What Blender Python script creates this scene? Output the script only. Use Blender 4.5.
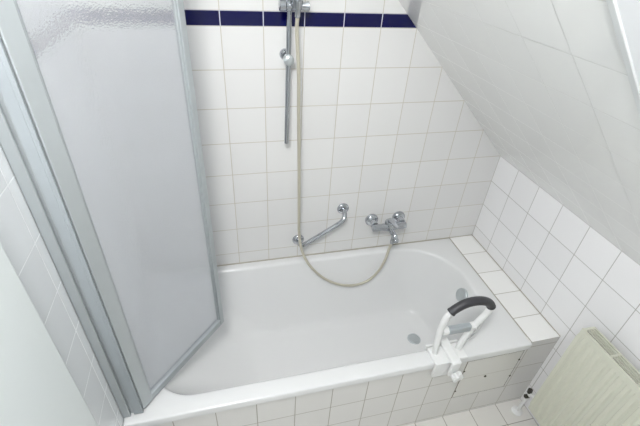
import bpy, bmesh, math, random
from mathutils import Vector, Matrix
random.seed(4)
S = bpy.context.scene
for o in list(bpy.data.objects): bpy.data.objects.remove(o)
col = S.collection
PI = math.pi
# ---- measured room (metres, floor z = 0, back wall y = 0) ----
XL, XR = -.455, 1.350          # left / right wall
KZ = 1.033                     # top of knee wall (slope starts here, 45 degrees)
ZB = 1.633                     # lower edge of blue band
ZR = .5125                     # bath rim
YF = -.732                     # front of tiled surround
YB = -2.60                     # rear wall
CZ = 2.45                      # ceiling
T = .15                        # tile

# ---- camera ----
cd = bpy.data.cameras.new('camera'); cam = bpy.data.objects.new('camera', cd); col.objects.link(cam)
cam.location = (-.0407, -1.545, 1.932)
cam.rotation_euler = (.9487, -.0571, -.2423)
cd.sensor_width = 36; cd.lens = 398.26/640*36; cd.clip_start = .02
S.camera = cam
# ---- world, lights, exposure ----
w = bpy.data.worlds.new('world'); S.world = w; w.use_nodes = True
w.node_tree.nodes['Background'].inputs[0].default_value = (.85, .93, 1, 1)
w.node_tree.nodes['Background'].inputs[1].default_value = .8
def area(name, loc, direction, sx, sy, power, color):
    l = bpy.data.lights.new(name, 'AREA'); l.shape = 'RECTANGLE'; l.size = sx; l.size_y = sy
    l.energy = power; l.color = color
    o = bpy.data.objects.new(name, l); col.objects.link(o); o.location = loc
    o.rotation_euler = Vector(direction).to_track_quat('-Z', 'Y').to_euler(); return o
LS = area('skylight_daylight', (.62, -1.50, 1.95), (-1, 0, -1), .5, .6, .6, (.88, .95, 1))
LC = area('ceiling_bounce', (-.25, -1.4, 2.43), (.05, .1, -1), .34, 1.9, 16.5, (1, .99, .975))
LR = area('flash_bounce', (-.16, -1.52, 2.38), (.1, .75, -1), .24, .24, 19.5, (1, .99, .985))  # added fill for flash bounced off the ceiling, no fixture here
S.view_settings.view_transform = 'Standard'; S.view_settings.look = 'None'
S.view_settings.gamma = 1; S.view_settings.use_curve_mapping = False
S.view_settings.exposure = 0.05

# ---- helpers ----
def srgb(r, g, b):
    f = lambda c: (c/255/12.92) if c/255 <= .04045 else ((c/255+.055)/1.055)**2.4
    return (f(r), f(g), f(b), 1)
def mat(name, color, rough=.5, metal=0, spec=.5, noise=0, nscale=30, bump=0, coat=0):
    m = bpy.data.materials.new(name); m.use_nodes = True; nt = m.node_tree; N = nt.nodes; L = nt.links
    b = N['Principled BSDF']; b.inputs['Roughness'].default_value = rough; b.inputs['Metallic'].default_value = metal
    b.inputs['Specular IOR Level'].default_value = spec; b.inputs['Coat Weight'].default_value = coat
    tc = N.new('ShaderNodeTexCoord'); nz = N.new('ShaderNodeTexNoise'); nz.inputs['Scale'].default_value = nscale
    L.new(tc.outputs['Object'], nz.inputs['Vector'])
    mx = N.new('ShaderNodeMix'); mx.data_type = 'RGBA'
    mx.inputs[6].default_value = color; mx.inputs[7].default_value = tuple(c*(1-noise) for c in color[:3])+(1,)
    L.new(nz.outputs['Fac'], mx.inputs[0]); L.new(mx.outputs[2], b.inputs['Base Color'])
    if bump:
        bp = N.new('ShaderNodeBump'); bp.inputs['Strength'].default_value = bump; bp.inputs['Distance'].default_value = .002
        L.new(nz.outputs['Fac'], bp.inputs['Height']); L.new(bp.outputs[0], b.inputs['Normal'])
    return m
def tile_mat(name, u, v, uo, vo, tile, grout, su=T, sv=T, gw=.0011, rough=.12, band=False, wav=.15, spec=.5, soft=.0008):
    m = bpy.data.materials.new(name); m.use_nodes = True; nt = m.node_tree; N = nt.nodes; L = nt.links
    b = N['Principled BSDF']; b.inputs['Specular IOR Level'].default_value = spec
    geo = N.new('ShaderNodeNewGeometry')
    def math_(op, a, bb=None, c=None):
        n = N.new('ShaderNodeMath'); n.operation = op
        for i, x in enumerate((a, bb, c)):
            if x is None: continue
            if isinstance(x, (int, float)): n.inputs[i].default_value = x
            else: L.new(x, n.inputs[i])
        return n.outputs[0]
    def axis(vec):
        d = N.new('ShaderNodeVectorMath'); d.operation = 'DOT_PRODUCT'
        L.new(geo.outputs['Position'], d.inputs[0]); d.inputs[1].default_value = vec; return d.outputs['Value']
    def mask(sig, off, size):
        a = math_('DIVIDE', math_('SUBTRACT', sig, off), size)
        fr = math_('FRACT', math_('ADD', a, 100.5)); d = math_('MULTIPLY', math_('ABSOLUTE', math_('SUBTRACT', fr, .5)), size)
        mr = N.new('ShaderNodeMapRange'); mr.interpolation_type = 'SMOOTHSTEP'
        mr.inputs['From Min'].default_value = gw; mr.inputs['From Max'].default_value = gw+soft
        L.new(d, mr.inputs['Value']); return mr.outputs[0], math_('FLOOR', a)
    ua, va = axis(u), axis(v)
    mu, iu = mask(ua, uo, su); 
    if band:                           # rows restart above the blue border tiles (5 cm high)
        above = math_('GREATER_THAN', va, ZB+.001)
        top = math_('GREATER_THAN', va, ZB+.0505)
        vb = math_('SUBTRACT', va, math_('MULTIPLY', top, .0505))
        inb = math_('MULTIPLY', above, math_('SUBTRACT', 1, top))
        # inside the band push v away from joints except near its edges
        d1 = math_('MINIMUM', math_('ABSOLUTE', math_('SUBTRACT', va, ZB)), math_('ABSOLUTE', math_('SUBTRACT', va, ZB+.0505)))
        mr = N.new('ShaderNodeMapRange'); mr.interpolation_type = 'SMOOTHSTEP'
        mr.inputs['From Min'].default_value = gw; mr.inputs['From Max'].default_value = gw+soft
        L.new(d1, mr.inputs['Value'])
        mv, iv = mask(vb, vo, sv)
        mv = math_('ADD', math_('MULTIPLY', mv, math_('SUBTRACT', 1, inb)), math_('MULTIPLY', mr.outputs[0], inb))
    else:
        mv, iv = mask(va, vo, sv)
    tm = math_('MINIMUM', mu, mv)
    cmb = N.new('ShaderNodeCombineXYZ'); L.new(iu, cmb.inputs[0]); L.new(iv, cmb.inputs[1])
    wn = N.new('ShaderNodeTexWhiteNoise'); L.new(cmb.outputs[0], wn.inputs['Vector'])
    tv = N.new('ShaderNodeMix'); tv.data_type = 'RGBA'
    tv.inputs[6].default_value = tile; tv.inputs[7].default_value = tuple(c*.965 for c in tile[:3])+(1,)
    L.new(wn.outputs['Value'], tv.inputs[0]); tc = tv.outputs[2]; gcol = None
    if band:
        bm_ = N.new('ShaderNodeMix'); bm_.data_type = 'RGBA'; L.new(inb, bm_.inputs[0]); L.new(tc, bm_.inputs[6])
        bm_.inputs[7].default_value = srgb(3, 4, 66); tc = bm_.outputs[2]
        gm = N.new('ShaderNodeMix'); gm.data_type = 'RGBA'; L.new(inb, gm.inputs[0]); gm.inputs[6].default_value = grout
        gm.inputs[7].default_value = srgb(205, 205, 222); gcol = gm.outputs[2]
    mx = N.new('ShaderNodeMix'); mx.data_type = 'RGBA'; L.new(tm, mx.inputs[0]); L.new(tc, mx.inputs[7])
    if gcol: L.new(gcol, mx.inputs[6])
    else: mx.inputs[6].default_value = grout
    L.new(mx.outputs[2], b.inputs['Base Color'])
    rr = N.new('ShaderNodeMapRange'); rr.inputs['To Min'].default_value = .75; rr.inputs['To Max'].default_value = rough
    L.new(tm, rr.inputs['Value']); L.new(rr.outputs[0], b.inputs['Roughness'])
    nz = N.new('ShaderNodeTexNoise'); nz.inputs['Scale'].default_value = 9; L.new(geo.outputs['Position'], nz.inputs['Vector'])
    h = math_('ADD', math_('MULTIPLY', tm, .6), math_('MULTIPLY', nz.outputs['Fac'], wav))
    bp = N.new('ShaderNodeBump'); bp.inputs['Strength'].default_value = .5; bp.inputs['Distance'].default_value = .0012
    L.new(h, bp.inputs['Height']); L.new(bp.outputs[0], b.inputs['Normal'])
    return m

def link(name, bm, m, parent=None, smooth=False, bevel=0, angle=40):
    bmesh.ops.recalc_face_normals(bm, faces=bm.faces[:])
    me = bpy.data.meshes.new(name); bm.to_mesh(me); bm.free(); me.materials.append(m)
    if smooth:
        for p in me.polygons: p.use_smooth = True
        me.set_sharp_from_angle(angle=math.radians(angle))
    o = bpy.data.objects.new(name, me); col.objects.link(o)
    if parent:
        o.parent = parent
        o.matrix_parent_inverse = Matrix.Translation(parent.location).inverted()
    if bevel:
        b = o.modifiers.new('bevel', 'BEVEL'); b.width = bevel; b.segments = 3; b.limit_method = 'ANGLE'
        for p in me.polygons: p.use_smooth = True
        me.set_sharp_from_angle(angle=math.radians(60))
    return o
def tag(o, label, cat, group=None):
    o['label'] = label; o['category'] = cat
    if group: o['group'] = group
    return o
def thing(name, loc, label, cat):
    o = bpy.data.objects.new(name, None); col.objects.link(o); o.location = loc; o.empty_display_size = .1
    return tag(o, label, cat)
def struct(o): o['kind'] = 'structure'; return o
def box(bm, x0, x1, y0, y1, z0, z1, M=None):
    vs = [bm.verts.new(Vector((x, y, z)) if M is None else M @ Vector((x, y, z))) for z in (z0, z1) for y in (y0, y1) for x in (x0, x1)]
    for f in ((0,2,3,1),(4,5,7,6),(0,1,5,4),(2,6,7,3),(0,4,6,2),(1,3,7,5)): bm.faces.new([vs[i] for i in f])
def poly(bm, pts): return bm.faces.new([bm.verts.new(p) for p in pts])
def cyl(bm, p, d, r, h, r2=None, seg=32, prof=None):
    """lathe about axis d starting at p; prof = [(t, radius)] or straight"""
    d = Vector(d).normalized(); q = d.to_track_quat('Z', 'Y'); p = Vector(p)
    prof = prof or [(0, r), (h, r if r2 is None else r2)]
    rings = [[bm.verts.new(p + q @ Vector((rr*math.cos(2*PI*i/seg), rr*math.sin(2*PI*i/seg), t))) for i in range(seg)] for t, rr in prof]
    for a, b in zip(rings, rings[1:]):
        for i in range(seg): bm.faces.new((a[i], a[(i+1) % seg], b[(i+1) % seg], b[i]))
    bm.faces.new(rings[0][::-1]); bm.faces.new(rings[-1])
def catmull(pts, n=8):
    pts = [Vector(p) for p in pts]; P_ = [pts[0]*2-pts[1]] + pts + [pts[-1]*2-pts[-2]]; out = []
    for i in range(1, len(P_)-2):
        a, b, c, d = P_[i-1:i+3]
        for k in range(n):
            t = k/n; out.append(.5*((2*b)+(c-a)*t+(2*a-5*b+4*c-d)*t*t+(3*b-a-3*c+d)*t**3))
    return out + [pts[-1]]
def tube(bm, pts, r, seg=14, rfun=None, squash=1):
    pts = [Vector(p) for p in pts]; rings = []; up = None
    for i, p in enumerate(pts):
        t = (pts[min(i+1, len(pts)-1)]-pts[max(i-1, 0)]).normalized()
        if up is None: up = t.orthogonal().normalized()
        up = (up - t*up.dot(t)).normalized(); s = t.cross(up); rr = rfun(i/(len(pts)-1)) if rfun else r
        rings.append([bm.verts.new(p+up*rr*math.cos(2*PI*k/seg)+s*rr*squash*math.sin(2*PI*k/seg)) for k in range(seg)])
    for a, b in zip(rings, rings[1:]):
        for k in range(seg): bm.faces.new((a[k], a[(k+1) % seg], b[(k+1) % seg], b[k]))
    bm.faces.new(rings[0][::-1]); bm.faces.new(rings[-1])

# ---- materials ----
WHITE = srgb(238, 238, 236); BACKG = srgb(192, 187, 174)
s2 = math.sqrt(.5)
m_back = tile_mat('tile_back', (1,0,0), (0,0,1), 0, ZB, srgb(226, 226, 225), BACKG, band=True)
m_left = tile_mat('tile_left', (0,1,0), (0,0,1), 0, ZB, srgb(234, 237, 239), srgb(244, 246, 247), band=True)  # near-white grout colour carries the reflection at grazing angle
m_right = tile_mat('tile_right', (0,1,0), (0,0,1), 0, ZB, srgb(243, 243, 244), srgb(182, 181, 177))
m_slope = tile_mat('tile_slope', (0,1,0), (-s2,0,s2), 0, (-XR*s2+KZ*s2)+.133, srgb(244, 245, 243), srgb(208, 209, 206), rough=.02, wav=.03, spec=1.0)
m_apron = tile_mat('tile_apron', (1,0,0), (0,0,1), 0, .17, srgb(230, 229, 226), srgb(158, 153, 140), sv=.152)
m_ledge = tile_mat('tile_ledge', (1,0,0), (0,1,0), 0, 0, srgb(246, 246, 244), srgb(176, 172, 160))
m_floor = tile_mat('tile_floor', (1,0,0), (0,1,0), 0, YF-.105, srgb(230, 228, 223), srgb(150, 144, 134), rough=.3)
m_paint = mat('white_paint', srgb(232, 234, 234), .6, noise=.02, nscale=3)
m_door = mat('door_lacquer', srgb(222, 228, 227), .4, noise=.01, nscale=2)
m_enamel = mat('bath_enamel', srgb(230, 231, 231), .09, noise=.01, nscale=2, coat=.4)
m_chrome = mat('chrome', srgb(196, 199, 204), .07, 1, noise=.05, nscale=60)
m_satin = mat('satin_chrome', srgb(200, 206, 208), .35, .6, noise=.1, nscale=80)
m_alu = mat('silver_aluminium', srgb(178, 184, 186), .4, .4, noise=.05, nscale=40)
m_alul = mat('bright_aluminium', srgb(190, 197, 201), .3, .45, noise=.05, nscale=40)
m_seal = mat('rubber_seal', srgb(160, 167, 171), .5, noise=.05)
m_plastic = mat('white_plastic', srgb(238, 239, 238), .3, noise=.02)
m_grip = mat('black_grip', srgb(64, 64, 68), .45, noise=.3, nscale=200, bump=.3)
m_hose = mat('hose_beige', srgb(206, 201, 184), .28, .35, noise=.15, nscale=250)
m_rad = mat('radiator_cream', srgb(214, 215, 200), .4, noise=.02)
m_shade = mat('inside_shade', srgb(38, 37, 34), .8, noise=.1)  # shade inside the radiator, put into the colour
m_black = mat('black_cap', srgb(52, 50, 42), .5, noise=.1)
m_sil = mat('aged_silicone', srgb(186, 181, 166), .5, noise=.25, nscale=12)
m_gap = mat('dark_joint', srgb(88, 82, 70), .8, noise=.3, nscale=30)

def frosted():
    m = bpy.data.materials.new('frosted_pane'); m.use_nodes = True; nt = m.node_tree; N = nt.nodes; L = nt.links
    N.remove(N['Principled BSDF']); out = N['Material Output']
    tc = N.new('ShaderNodeTexCoord'); vo = N.new('ShaderNodeTexVoronoi'); vo.inputs['Scale'].default_value = 210
    vo.feature = 'F1'
    L.new(tc.outputs['Object'], vo.inputs['Vector'])
    bp = N.new('ShaderNodeBump'); bp.inputs['Strength'].default_value = .65; bp.inputs['Distance'].default_value = .001
    L.new(vo.outputs['Distance'], bp.inputs['Height'])
    rf = N.new('ShaderNodeBsdfRefraction'); rf.inputs['IOR'].default_value = 1.15; rf.inputs['Roughness'].default_value = 0
    rf.inputs['Color'].default_value = (.96, .975, 1, 1); L.new(bp.outputs[0], rf.inputs['Normal'])
    tl = N.new('ShaderNodeBsdfTranslucent'); tl.inputs['Color'].default_value = (.97, .975, .99, 1)
    df = N.new('ShaderNodeBsdfDiffuse'); df.inputs['Color'].default_value = (.97, .985, 1, 1)
    gl = N.new('ShaderNodeBsdfGlossy'); gl.inputs['Roughness'].default_value = .25; L.new(bp.outputs[0], gl.inputs['Normal'])
    a = N.new('ShaderNodeMixShader'); a.inputs[0].default_value = .85; L.new(tl.outputs[0], a.inputs[1]); L.new(df.outputs[0], a.inputs[2])
    tr = N.new('ShaderNodeBsdfTransparent'); t2 = N.new('ShaderNodeMixShader'); t2.inputs[0].default_value = .2
    L.new(rf.outputs[0], t2.inputs[1]); L.new(tr.outputs[0], t2.inputs[2])
    b = N.new('ShaderNodeMixShader'); b.inputs[0].default_value = .22; L.new(t2.outputs[0], b.inputs[1]); L.new(a.outputs[0], b.inputs[2])
    c = N.new('ShaderNodeMixShader'); c.inputs[0].default_value = .05; L.new(b.outputs[0], c.inputs[1]); L.new(gl.outputs[0], c.inputs[2])
    L.new(c.outputs[0], out.inputs['Surface']); return m
m_pane = frosted()

# ================= ROOM SHELL =================
TH = .08
def shell(name, m, *boxes):
    bm = bmesh.new()
    for b in boxes: box(bm, *b)
    return struct(link(name, bm, m))
shell('floor', m_floor, (XL-TH, XR+TH, YB-TH, TH, -TH, 0))
shell('wall_back', m_back, (XL-TH, XR+TH, 0, TH, 0, CZ+TH))
shell('wall_left', m_left, (XL-TH, XL, YB, 0, 0, CZ))
shell('wall_right', m_right, (XR, XR+TH, YB, 0, 0, KZ))
shell('wall_rear', m_paint, (XL-TH, XR+TH, YB-TH, YB, 0, CZ+TH))
XC = XR-(CZ-KZ)                      # where slope meets flat ceiling
shell('ceiling', m_paint, (XL-TH, XC+.05, YB, 0, CZ, CZ+TH))
def sl(s, y, n=0):                   # slope coordinates: s up the slope, n outwards through it
    return Vector((XR-s*s2+n*s2, y, KZ+s*s2+n*s2))
STOP = (CZ-KZ)/s2
WY0, WY1, WS0, WS1 = -2.05, -1.28, .62, 1.70     # roof window opening
YE, YT = -1.032, -1.047                           # tile edge, edge profile
def slab(bm, s0, s1, y0, y1, n0=0, n1=.05):
    vs = [bm.verts.new(sl(s, y, n)) for n in (n0, n1) for y in (y0, y1) for s in (s0, s1)]
    for f in ((0,2,3,1),(4,5,7,6),(0,1,5,4),(2,6,7,3),(0,4,6,2),(1,3,7,5)): bm.faces.new([vs[i] for i in f])
bm = bmesh.new(); slab(bm, 0, STOP, YE, 0); struct(link('wall_slope', bm, m_slope))
m_plaster = mat('white_plaster', srgb(240, 242, 244), .6, noise=.015, nscale=4)
bm = bmesh.new(); slab(bm, 0, STOP, WY1, YT, -.003); slab(bm, 0, STOP, YB, WY0, -.003); slab(bm, 0, WS0, WY0, WY1, -.003); slab(bm, WS1, STOP, WY0, WY1, -.003)
struct(link('wall_slope_plaster', bm, m_plaster))
bm = bmesh.new(); slab(bm, 0, STOP, YT, YE, -.006, .05)
struct(link('trim_1', bm, mat('tile_edge_profile', srgb(214, 217, 217), .35, noise=.03), bevel=.002))
# reveal walls of the roof window, its frame and pane
bm = bmesh.new()
slab(bm, WS0-.03, WS1+.03, WY1, WY1+.03, .05, .30); slab(bm, WS0-.03, WS1+.03, WY0-.03, WY0, .05, .30)
slab(bm, WS0-.03, WS0, WY0, WY1, .05, .30); slab(bm, WS1, WS1+.03, WY0, WY1, .05, .30)
win = struct(link('window_1', bm, m_paint))
bm = bmesh.new()
for a in ((WS0, WS1, WY1-.05, WY1), (WS0, WS1, WY0, WY0+.05), (WS0, WS0+.05, WY0+.05, WY1-.05), (WS1-.05, WS1, WY0+.05, WY1-.05)): slab(bm, *a, .24, .29)
link('window_frame', bm, m_plastic, win, bevel=.003)
bm = bmesh.new(); slab(bm, WS0+.05, WS1-.05, WY0+.05, WY1-.05, .262, .268)
mg = bpy.data.materials.new('sky_in_pane'); mg.use_nodes = True; bb = mg.node_tree.nodes['Principled BSDF']
bb.inputs['Base Color'].default_value = (.8, .9, 1, 1); bb.inputs['Roughness'].default_value = .1
bb.inputs['Transmission Weight'].default_value = 1; bb.inputs['IOR'].default_value = 1.45
link('window_pane', bm, mg, win)
c = sl((WS0+WS1)/2, (WY0+WY1)/2, .235); LS.location = c

# white smooth door leaf standing by the left wall
bm = bmesh.new(); box(bm, XL+.015, -.40, -1.80, -.936, .01, 2.02)
d = struct(link('door_1', bm, m_door, bevel=.012))
bm = bmesh.new(); cyl(bm, (-.40, -1.72, 1.0), (1,0,0), .011, .045); tube(bm, [(-.36,-1.72,1.0), (-.345,-1.70,1.0), (-.345,-1.60,1.0)], .009)
link('door_handle', bm, m_satin, d, smooth=True)

# ================= TILED BATH SURROUND =================
sur = thing('bath_surround', (.45, YF, 0), 'white tiled built-in surround boxing in the bathtub, with tiled ledge at the right end', 'bath surround')
bm = bmesh.new()
AX0, AX1, AZ0, AZ1 = .902, 1.188, .168, .458   # access opening
YI = YF+.03
box(bm, XL, AX0, YF, YI, 0, .492); box(bm, AX1, XR, YF, YI, 0, .5125)
box(bm, AX0, AX1, YF, YI, 0, AZ0); box(bm, AX0, AX1, YF, YI, AZ1, .492)
link('apron', bm, m_apron, sur)
bm = bmesh.new(); box(bm, 1.2025, XR, YI, -.001, 0, .5125); link('ledge', bm, m_ledge, sur)
bm = bmesh.new(); box(bm, 1.2005, XR, YF, YI+.0005, .5125, .5135); link('ledge_edge', bm, m_ledge, sur)
bm = bmesh.new(); box(bm, AX0-.02, AX1+.02, YI, YI+.006, AZ0-.02, AZ1+.02); g = .0036
for b_ in ((AX0, AX0+g, AZ0, AZ1), (AX1-g, AX1, AZ0, AZ1), (AX0+g, AX1-g, AZ0, AZ0+g), (AX0+g, AX1-g, AZ1-g, AZ1)): box(bm, b_[0], b_[1], YF+.001, YI, b_[2], b_[3])
link('opening_joint', bm, m_gap, sur)
ap = thing('access_panel', ((AX0+AX1)/2, YF, AZ0), 'square removable tiled inspection panel with dark joints set in the bath front', 'access panel')
bm = bmesh.new(); box(bm, AX0+.0037, AX1-.0037, YF+.0003, YI-.002, AZ0+.0037, AZ1-.0037)
m_acc = tile_mat('tile_access', (1,0,0), (0,0,1), 2.0, .322, srgb(230, 229, 224), srgb(180, 176, 165), su=6, sv=.3, gw=.0009)
link('tiled_front', bm, m_acc, ap)
bm = bmesh.new(); cyl(bm, (1.036, YF+.004, .308), (0,-1,0), .006, .006, seg=16); cyl(bm, (1.036, YF, .308), (0,-1,0), .004, .004, seg=8)
link('screw_cap', bm, m_gap, ap, smooth=True)
for (x, z) in ((.905, .385), (.905, .228), (1.185, .39), (1.185, .262)):
    bm = bmesh.new(); cyl(bm, (x, YF+.003, z), (0,-1,0), .0045, .005, seg=10); link('panel_clip', bm, m_gap, ap, smooth=True)

# ================= BATHTUB =================
tub = thing('bathtub', (.37, -.37, .0), 'white enamel built-in bathtub filling the space below the tiled back wall', 'bathtub')
def rr(x0, x1, y0, y1, R, z, nc=14, ne=10):     # R = radii at (x1,y1),(x0,y1),(x0,y0),(x1,y0)
    C_ = [(x1, y1, 0), (x0, y1, 90), (x0, y0, 180), (x1, y0, 270)]; out = []
    arcs = []
    for (cx, cy, a0), r in zip(C_, R):
        ox = cx-r if cx == x1 else cx+r; oy = cy-r if cy == y1 else cy+r
        arcs.append([(ox+r*math.cos(math.radians(a0+90*k/nc)), oy+r*math.sin(math.radians(a0+90*k/nc))) for k in range(nc+1)])
    for i in range(4):
        a = arcs[i]; b = arcs[(i+1) % 4][0]; out += a
        for k in range(1, ne): t = k/ne; out.append((a[-1][0]*(1-t)+b[0]*t, a[-1][1]*(1-t)+b[1]*t))
    return [Vector((x, y, z)) for x, y in out]
TX0, TX1, TY0, TY1 = XL+.001, 1.1995, -.742, -.001
IN = (-.365, 1.118, -.668, -.048); IR = (.27, .15, .15, .27)
FL = (.03, .99, -.545, -.175); FR = (.12, .14, .14, .12)
rings = [rr(TX0, TX1, TY0, TY1, (.004,)*4, .478), rr(TX0, TX1, TY0, TY1, (.004,)*4, .506),
         rr(TX0+.002, TX1-.002, TY0+.002, TY1-.002, (.004,)*4, .5112), rr(TX0+.006, TX1-.006, TY0+.007, TY1-.006, (.005,)*4, ZR)]
def inset(b, d): return (b[0]+d, b[1]-d, b[2]+d, b[3]-d)
for d_, z in ((-.016, ZR-.0005), (-.009, ZR-.002), (-.003, .506), (0, .499)):
    b = inset(IN, d_); rings.append(rr(*b, tuple(r-d_ for r in IR), z))
prof = [(.03,.485),(.07,.465),(.14,.43),(.25,.375),(.37,.315),(.49,.262),(.61,.218),(.72,.185),(.82,.161),(.91,.146),(1,.139)]
for f, z in prof:
    b = [IN[i]*(1-f)+FL[i]*f for i in range(4)]; R = [IR[i]*(1-f)+FR[i]*f for i in range(4)]
    rings.append(rr(*b, R, z))
for f in (.8, .5, .2):
    cx, cy = .7, -.36
    rings.append([Vector((cx+(p.x-cx)*f, cy+(p.y-cy)*f, .1335+.005*f)) for p in rr(*FL, FR, 0)])
bm = bmesh.new(); V = [[bm.verts.new(p) for p in r] for r in rings]; n = len(V[0])
for a, b in zip(V, V[1:]):
    for i in range(n): bm.faces.new((a[i], a[(i+1) % n], b[(i+1) % n], b[i]))
bm.faces.new(V[-1])
o = link('tub_shell', bm, m_enamel, tub, smooth=True, angle=70)
DR = (.887, -.365, .1345)
bm = bmesh.new(); cyl(bm, DR, (0,0,1), 0, 0, prof=[(0,.036),(.003,.036),(.005,.033),(.005,.027),(.0035,.026),(.006,.024),(.0075,.012),(.008,.003)])
dr = link('drain_plug', bm, m_satin, tub, smooth=True)
od = Vector((-1, 0, .42)).normalized(); oc = Vector((1.094, -.362, .437))
bm = bmesh.new(); cyl(bm, oc-od*.012, od, 0, 0, prof=[(0,.036),(.018,.036),(.021,.033),(.023,.02),(.0235,.004)])
link('overflow_cover', bm, m_satin, tub, smooth=True)
bm = bmesh.new(); box(bm, XL, 1.2025, -.005, 0, ZR-.004, ZR+.003); box(bm, 1.198, 1.2025, YI, 0, ZR-.006, ZR-.0005)
box(bm, 1.2025, XR, -.003, 0, ZR, ZR+.003); box(bm, XR-.003, XR, YF, 0, ZR, ZR+.003)
struct(link('trim_2', bm, m_sil))

# ================= SHOWER SCREEN =================
ZS, ZT = .516, 1.955
scr = thing('shower_screen', (-.43, -.70, ZS), 'aluminium framed folding bath screen with one frosted pane, hinged to the left wall', 'shower screen')
bm = bmesh.new(); box(bm, XL, XL+.006, -.716, -.680, ZS, ZT); box(bm, XL, XL+.026, -.716, -.705, ZS, ZT); box(bm, XL+.006, XL+.026, -.691, -.680, ZS, ZT)
link('wall_profile', bm, m_alu, scr, bevel=.003)
bm = bmesh.new(); box(bm, XL+.008, XL+.040, -.7045, -.6915, ZS+.002, ZT); link('adjusting_profile', bm, m_alu, scr, bevel=.003)
bm = bmesh.new(); cyl(bm, (XL+.049, -.700, ZS+.002), (0,0,1), .010, ZT-ZS, seg=24); link('hinge_tube', bm, m_alu, scr, smooth=True)
bm = bmesh.new(); box(bm, XL+.036, XL+.066, -.712, -.704, ZS+.004, ZT-.002); cyl(bm, (XL+.058, -.709, ZS+.004), (0,0,1), .0035, ZT-ZS-.006, seg=12); link('rubber_seal', bm, m_seal, scr, smooth=True)
p0 = Vector((-.392, -.694, 0)); p1 = Vector((-.103, -.366, 0)); LP = (p1-p0).length
ang = math.atan2(p1.y-p0.y, p1.x-p0.x); MP = Matrix.Translation(p0) @ Matrix.Rotation(ang, 4, 'Z')
Z1 = ZS+.012
bm = bmesh.new(); box(bm, -.004, .037, -.012, .012, Z1, ZT, MP); box(bm, .037, .043, -.007, .007, Z1+.03, ZT-.03, MP); link('frame_stile', bm, m_alu, scr, bevel=.004)
bm = bmesh.new(); box(bm, LP-.022, LP, -.011, .011, Z1, ZT, MP); box(bm, LP-.027, LP-.022, -.006, .006, Z1+.03, ZT-.03, MP); link('frame_stile', bm, m_alu, scr, bevel=.004)
bm = bmesh.new(); box(bm, .034, LP-.022, -.010, .010, Z1, Z1+.034, MP); link('bottom_rail', bm, m_alu, scr, bevel=.003)
bm = bmesh.new(); box(bm, .036, LP-.024, -.013, -.0095, Z1+.029, Z1+.0355, MP); link('rail_bead', bm, m_alul, scr, bevel=.001)
bm = bmesh.new(); box(bm, .034, LP-.022, -.010, .010, ZT-.025, ZT, MP); link('top_rail', bm, m_alu, scr, bevel=.003)
bm = bmesh.new(); box(bm, .006, LP-.004, -.003, .003, ZS-.001, Z1, MP); link('drip_seal', bm, m_seal, scr)
bm = bmesh.new(); box(bm, .038, LP-.025, -.002, .002, Z1+.02, ZT-.023, MP); link('frosted_pane', bm, m_pane, scr)

# ================= SHOWER RAIL SET =================
rail = thing('shower_rail', (.232, 0, 1.2), 'vertical chrome shower rail with knob bracket and hand shower on the back wall', 'shower rail')
RX, RY = .228, -.052
bm = bmesh.new(); cyl(bm, (RX, RY, 1.196), (0.012,0,1), 0, 0, prof=[(0,.006),(.002,.0095),(.75,.0095),(.752,.006)], seg=24); link('rail_tube', bm, m_chrome, rail, smooth=True)
for z in (1.533, 1.915):
    xx = RX+(z-1.185)*.012
    bm = bmesh.new(); cyl(bm, (xx-.004, 0, z+.005), (0,-1,0), 0, 0, prof=[(0,.021),(.004,.021),(.010,.016),(.014,.011),(.045,.010),(.050,.012)]); link('wall_bracket', bm, m_chrome, rail, smooth=True)
    bm = bmesh.new(); cyl(bm, (xx, RY+.012, z), (0,-1,0), 0, 0, prof=[(0,.014),(.004,.019),(.030,.019),(.034,.015),(.035,.004)]); link('bracket_cap', bm, m_satin, rail, smooth=True)
zs = 1.712; sx = RX+(zs-1.185)*.012
bm = bmesh.new(); cyl(bm, (sx, RY, zs-.018), (0,0,1), 0, 0, prof=[(0,.014),(.002,.017),(.034,.017),(.036,.014)])
cyl(bm, (sx-.038, RY-.006, zs), (1,0,0), 0, 0, prof=[(0,.014),(.003,.019),(.022,.019),(.026,.014),(.060,.013)])
cyl(bm, (sx+.02, RY-.03, zs-.008), (0,-.15,1), 0, 0, prof=[(0,.012),(.003,.017),(.030,.019),(.032,.015)])
cyl(bm, (sx+.034, RY-.02, zs), (1,0,0), 0, 0, prof=[(0,.011),(.014,.013),(.028,.016),(.031,.012)])
link('slider', bm, m_chrome, rail, smooth=True)
hs = thing('hand_shower', (sx+.022, RY-.032, zs-.03), 'chrome hand shower resting in the rail slider at the top of the photo', 'hand shower')
bm = bmesh.new(); cyl(bm, (sx+.022, RY-.030, zs-.034), (0,-.15,1), 0, 0, prof=[(0,.007),(.004,.0095),(.022,.0105),(.03,.011),(.10,.012),(.16,.013)]); link('handle', bm, m_chrome, hs, smooth=True)
bm = bmesh.new(); cyl(bm, (sx+.022, RY-.048, zs+.148), (0,-.8,-.6), 0, 0, prof=[(-.018,.008),(-.012,.022),(0,.036),(.012,.040),(.016,.036),(.017,.004)]); link('spray_head', bm, m_satin, hs, smooth=True)
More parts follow.
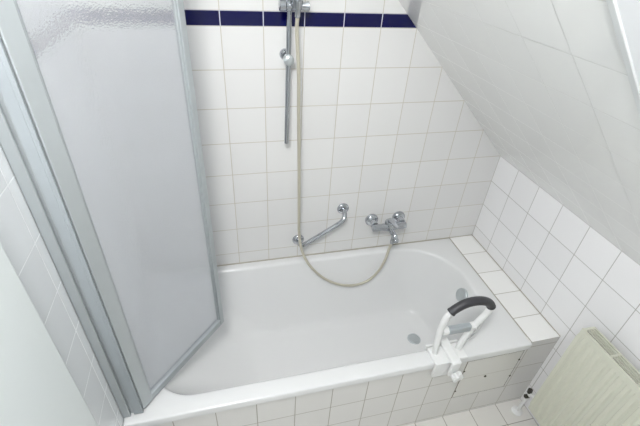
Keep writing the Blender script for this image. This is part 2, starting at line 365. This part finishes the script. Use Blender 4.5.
# hose
hp = [(sx+.022, RY-.030, zs-.03), (.256, -.080, 1.63), (.264, -.088, 1.50), (.268, -.09, 1.34), (.276, -.09, 1.10), (0.2822, -0.092, 0.8502), (0.2849, -0.092, 0.7497), (0.2941, -0.094, 0.6690), (0.3165, -0.096, 0.5888), (0.3522, -0.100, 0.5181), (0.4136, -0.106, 0.4413), (0.4825, -0.110, 0.3878), (0.5524, -0.112, 0.3573), (0.6221, -0.112, 0.3516), (0.6842, -0.110, 0.3727), (0.7331, -0.106, 0.4285), (0.7609, -0.102, 0.5012), (0.7722, -0.100, 0.5758), (.781, -.10, .615)]
bm = bmesh.new(); tube(bm, catmull(hp, 7), .0068, seg=12)
hose = link('shower_hose', bm, m_hose, None, smooth=True, angle=80)
tag(hose, 'thin beige grey shower hose looping down over the bath to the mixer tap', 'hose')

# ================= GRAB BAR =================
gb = thing('grab_bar', (.41, 0, .71), 'short angled chrome grab bar with two round flanges on the back wall', 'grab bar')
for x, z in ((.302, .628), (.526, .797)):
    bm = bmesh.new(); cyl(bm, (x, 0, z), (0,-1,0), 0, 0, prof=[(0,.030),(.006,.030),(.011,.026),(.013,.0165)]); link('flange', bm, m_chrome, gb, smooth=True)
bm = bmesh.new()
gp = [(.302,-.008,.628), (.302,-.030,.628), (.306,-.050,.630), (.320,-.060,.638), (.36,-.060,.663), (.42,-.060,.701), (.478,-.060,.739), (.505,-.060,.760), (.520,-.052,.779), (.526,-.030,.795), (.526,-.008,.797)]
tube(bm, catmull(gp, 6), .0115, seg=20); link('bar_tube', bm, m_chrome, gb, smooth=True, angle=80)

# ================= MIXER TAP =================
mx = thing('mixer_tap', (.766, 0, .71), 'chrome wall-mounted bath mixer tap with two round wall plates', 'tap')
MZ = .700
for x in (.690, .842):
    bm = bmesh.new(); cyl(bm, (x, 0, MZ+.008), (0,-1,0), 0, 0, prof=[(0,.035),(.010,.035),(.018,.030),(.024,.018),(.05,.017)]); link('wall_plate', bm, m_chrome, mx, smooth=True)
    bm = bmesh.new(); cyl(bm, (x, -.036, MZ+.006), (0,-1,0), 0, 0, prof=[(0,.020),(.002,.022),(.016,.022),(.018,.019)], seg=6); link('union_nut', bm, m_chrome, mx, bevel=.002)
bm = bmesh.new(); cyl(bm, (.672, -.066, MZ), (1,0,0), 0, 0, prof=[(0,.010),(.003,.017),(.02,.020),(.05,.018),(.075,.022),(.115,.022),(.14,.018),(.168,.020),(.184,.017),(.187,.010)])
cyl(bm, (.766, -.062, MZ-.022), (0,0,1), 0, 0, prof=[(0,.020),(.004,.024),(.05,.024),(.056,.020)])
link('mixer_body', bm, m_chrome, mx, smooth=True)
bm = bmesh.new(); tube(bm, catmull([(.768,-.07,MZ-.006), (.773,-.105,MZ-.016), (.778,-.122,MZ-.022), (.780,-.130,MZ-.036)], 5), .014, seg=18)
cyl(bm, (.780,-.130,MZ-.032), (0,-.2,-1), 0, 0, prof=[(0,.014),(.003,.0165),(.016,.0165),(.018,.012)]); link('spout', bm, m_chrome, mx, smooth=True, angle=60)
bm = bmesh.new(); tube(bm, catmull([(.764,-.058,MZ+.034), (.764,-.075,MZ+.045), (.768,-.11,MZ+.046), (.772,-.145,MZ+.050)], 5), .012, seg=16, rfun=lambda t: .015-.007*t, squash=.6)
link('lever', bm, m_chrome, mx, smooth=True, angle=80)
bm = bmesh.new(); cyl(bm, (.781,-.10,.612), (0,.05,1), 0, 0, prof=[(0,.009),(.003,.0105),(.022,.0105),(.026,.008),(.07,.008)], seg=20); link('hose_connector', bm, m_chrome, mx, smooth=True)

# ================= BATH GRAB RAIL (clamped on the rim) =================
br = thing('bath_grab_rail', (.795, -.71, ZR), 'white clamp-on bath grab rail with black grip on the front rim', 'grab rail')
bm = bmesh.new(); box(bm, .722, .872, -.747, -.672, ZR, ZR+.012); box(bm, .722, .812, -.757, -.744, .436, ZR+.012)
link('clamp_plate', bm, m_plastic, br, bevel=.003)
bm = bmesh.new(); box(bm, .722, .872, -.667, -.657, .47, ZR+.0118); link('inner_jaw', bm, m_plastic, br, bevel=.003)
bm = bmesh.new(); box(bm, .782, .822, -.775, -.650, ZR+.012, ZR+.032); box(bm, .782, .822, -.778, -.762, .455, ZR+.030)
link('clamp_bracket', bm, m_plastic, br, bevel=.005)
bm = bmesh.new(); cyl(bm, (.806, -.757, .478), (0,-1,0), .007, .04, seg=16); link('clamp_screw', bm, m_satin, br, smooth=True)
bm = bmesh.new()
for a in range(4):
    M_ = Matrix.Translation((.806, 0, .478)) @ Matrix.Rotation(math.radians(18+90*a), 4, 'Y')
    box(bm, .004, .027, -.806, -.786, -.0085, .0085, M_)
cyl(bm, (.806, -.782, .478), (0,-1,0), .014, .027, seg=20)
link('knob', bm, m_plastic, br, bevel=.004)
lp = [(.745,-.70,.520), (.735,-.70,.60), (.732,-.70,.68), (.736,-.70,.735), (.750,-.70,.773), (.775,-.70,.797), (.81,-.70,.814), (.85,-.70,.816), (.888,-.70,.806), (.916,-.70,.786), (.927,-.70,.762), (.918,-.70,.728), (.893,-.70,.68), (.868,-.70,.61), (.854,-.70,.54), (.852,-.70,.520)]
path = catmull(lp, 8)
bm = bmesh.new(); tube(bm, path, .0125, seg=18); link('rail_loop', bm, m_plastic, br, smooth=True, angle=80)
gi = [p for k, p in enumerate(path) if 4*8 <= k <= 10*8-2]
bm = bmesh.new(); tube(bm, gi, .0175, seg=22, rfun=lambda t: .0165+.0035*math.sin(PI*t)*.3+(.0015 if t < .04 or t > .96 else 0)); g_ = link('grip', bm, m_grip, br, smooth=True, angle=60); g_['label'] = 'black ribbed grip'
bm = bmesh.new()
box(bm, .764, .866, -.714, -.690, .648, .680); link('crossbar', bm, m_alul, br, bevel=.005)
for x in (.742, .864):
    bm = bmesh.new(); cyl(bm, (x, -.70, .664), (1,0,0), .016, .024, seg=20); link('crossbar_end', bm, m_plastic, br, smooth=True)

# ================= RADIATOR =================
RF, RB = 1.254, 1.318; RY0, RY1, RZ0, RZ1 = -1.75, -.836, .135, .722
rad = thing('radiator', (1.30, -1.29, 0), 'cream ribbed panel radiator with slotted top grille on the right wall', 'radiator')
bm = bmesh.new()
per = .0333; ys = []; y = RY1
def dep(y_, z_, edge):
    ph = ((RY1-.012-y_)/per) % 1.0
    r = 0 if ph < .30 else (ph-.30)/.15 if ph < .45 else 1 if ph < .85 else (1-ph)/.15
    return -.0075*r*edge
yy = []; k = 0
yy = [RY1, RY1-.010]
while RY1-.012-k*per > RY0+.05:
    for f in (0, .30, .375, .45, .85, .925): yy.append(RY1-.012-(k+f)*per)
    k += 1
yy += [yy[-1]-.003, RY0]
zz = [(RZ0, 0), (RZ0+.028, 0), (RZ0+.045, 1), (RZ1-.045, 1), (RZ1-.028, 0), (RZ1, 0)]
G = [[bm.verts.new((RF+.0075+dep(a, z, e), a, z)) for z, e in zz] for a in yy]
for a, b in zip(G, G[1:]):
    for i in range(len(zz)-1): bm.faces.new((a[i], b[i], b[i+1], a[i+1]))
# folded rim returning to the wall side
rim = [[g[0] for g in G], [g[-1] for g in G]]
for line, z in ((rim[0], RZ0), (rim[1], RZ1)):
    L2 = [bm.verts.new((RF+.016, v.co.y, z)) for v in line]
    for i in range(len(line)-1): bm.faces.new((line[i], line[i+1], L2[i+1], L2[i]))
link('front_panel', bm, m_rad, rad, smooth=True, angle=25)
bm = bmesh.new(); box(bm, RB-.008, RB, RY0, RY1, RZ0+.01, RZ1-.006); link('back_panel', bm, m_rad, rad)
for a, b in ((RY1-.004, RY1), (RY0, RY0+.004)):
    bm = bmesh.new(); box(bm, RF+.014, RB, a, b, RZ0+.01, RZ1-.003); link('side_cover', bm, m_rad, rad, bevel=.001)
bm = bmesh.new(); box(bm, RF+.018, RB-.010, RY0+.006, RY1-.006, RZ0+.03, RZ1-.012); link('slot_shade', bm, m_shade, rad)  # solid block painted dark for the shade below the grille slots
bm = bmesh.new(); ga, gb2 = RF+.012, RB
box(bm, ga, 1.269, RY0+.004, RY1-.004, RZ1-.010, RZ1+.001); box(bm, 1.311, gb2, RY0+.004, RY1-.004, RZ1-.010, RZ1+.001)
for i in range(1, 4):
    x = 1.269+.042*i/4; box(bm, x-.0012, x+.0012, RY0+.004, RY1-.004, RZ1-.006, RZ1+.001)
yb = [RY1-.008] + [RY1-.13-.115*k for k in range(7)] + [RY0+.008]
for y in yb: box(bm, 1.268, 1.312, y-.004, y+.004, RZ1-.007, RZ1+.0005)
link('top_grille', bm, m_rad, rad)
for y in (-1.0, -1.6):
    bm = bmesh.new(); box(bm, RB, XR-.001, y-.015, y+.015, .25, .65); link('wall_bracket', bm, m_rad, rad)
bm = bmesh.new(); cyl(bm, (1.290, -.786, 0), (0,0,1), 0, 0, prof=[(0,.026),(.005,.026),(.009,.020),(.012,.012)]); link('floor_rosette', bm, m_plastic, rad, smooth=True)
bm = bmesh.new(); tube(bm, catmull([(1.290,-.786,.004), (1.290,-.787,.06), (1.290,-.790,.105), (1.290,-.792,.15)], 5), .0072, seg=16)
tube(bm, catmull([(1.290,-.792,.150), (1.290,-.797,.170), (1.290,-.815,.178), (1.290,-.838,.178)], 4), .009, seg=14); link('valve_pipe', bm, m_plastic, rad, smooth=True, angle=80)
bm = bmesh.new(); cyl(bm, (1.290, -.792, .150), (-1,0,.15), 0, 0, prof=[(0,.011),(.018,.011),(.020,.009)], seg=6); link('valve_cap', bm, m_black, rad)
bm = bmesh.new(); cyl(bm, (1.290, -.788, .172), (0,.12,1), 0, 0, prof=[(0,.011),(.022,.011),(.024,.008)], seg=8); link('valve_cap', bm, m_black, rad)
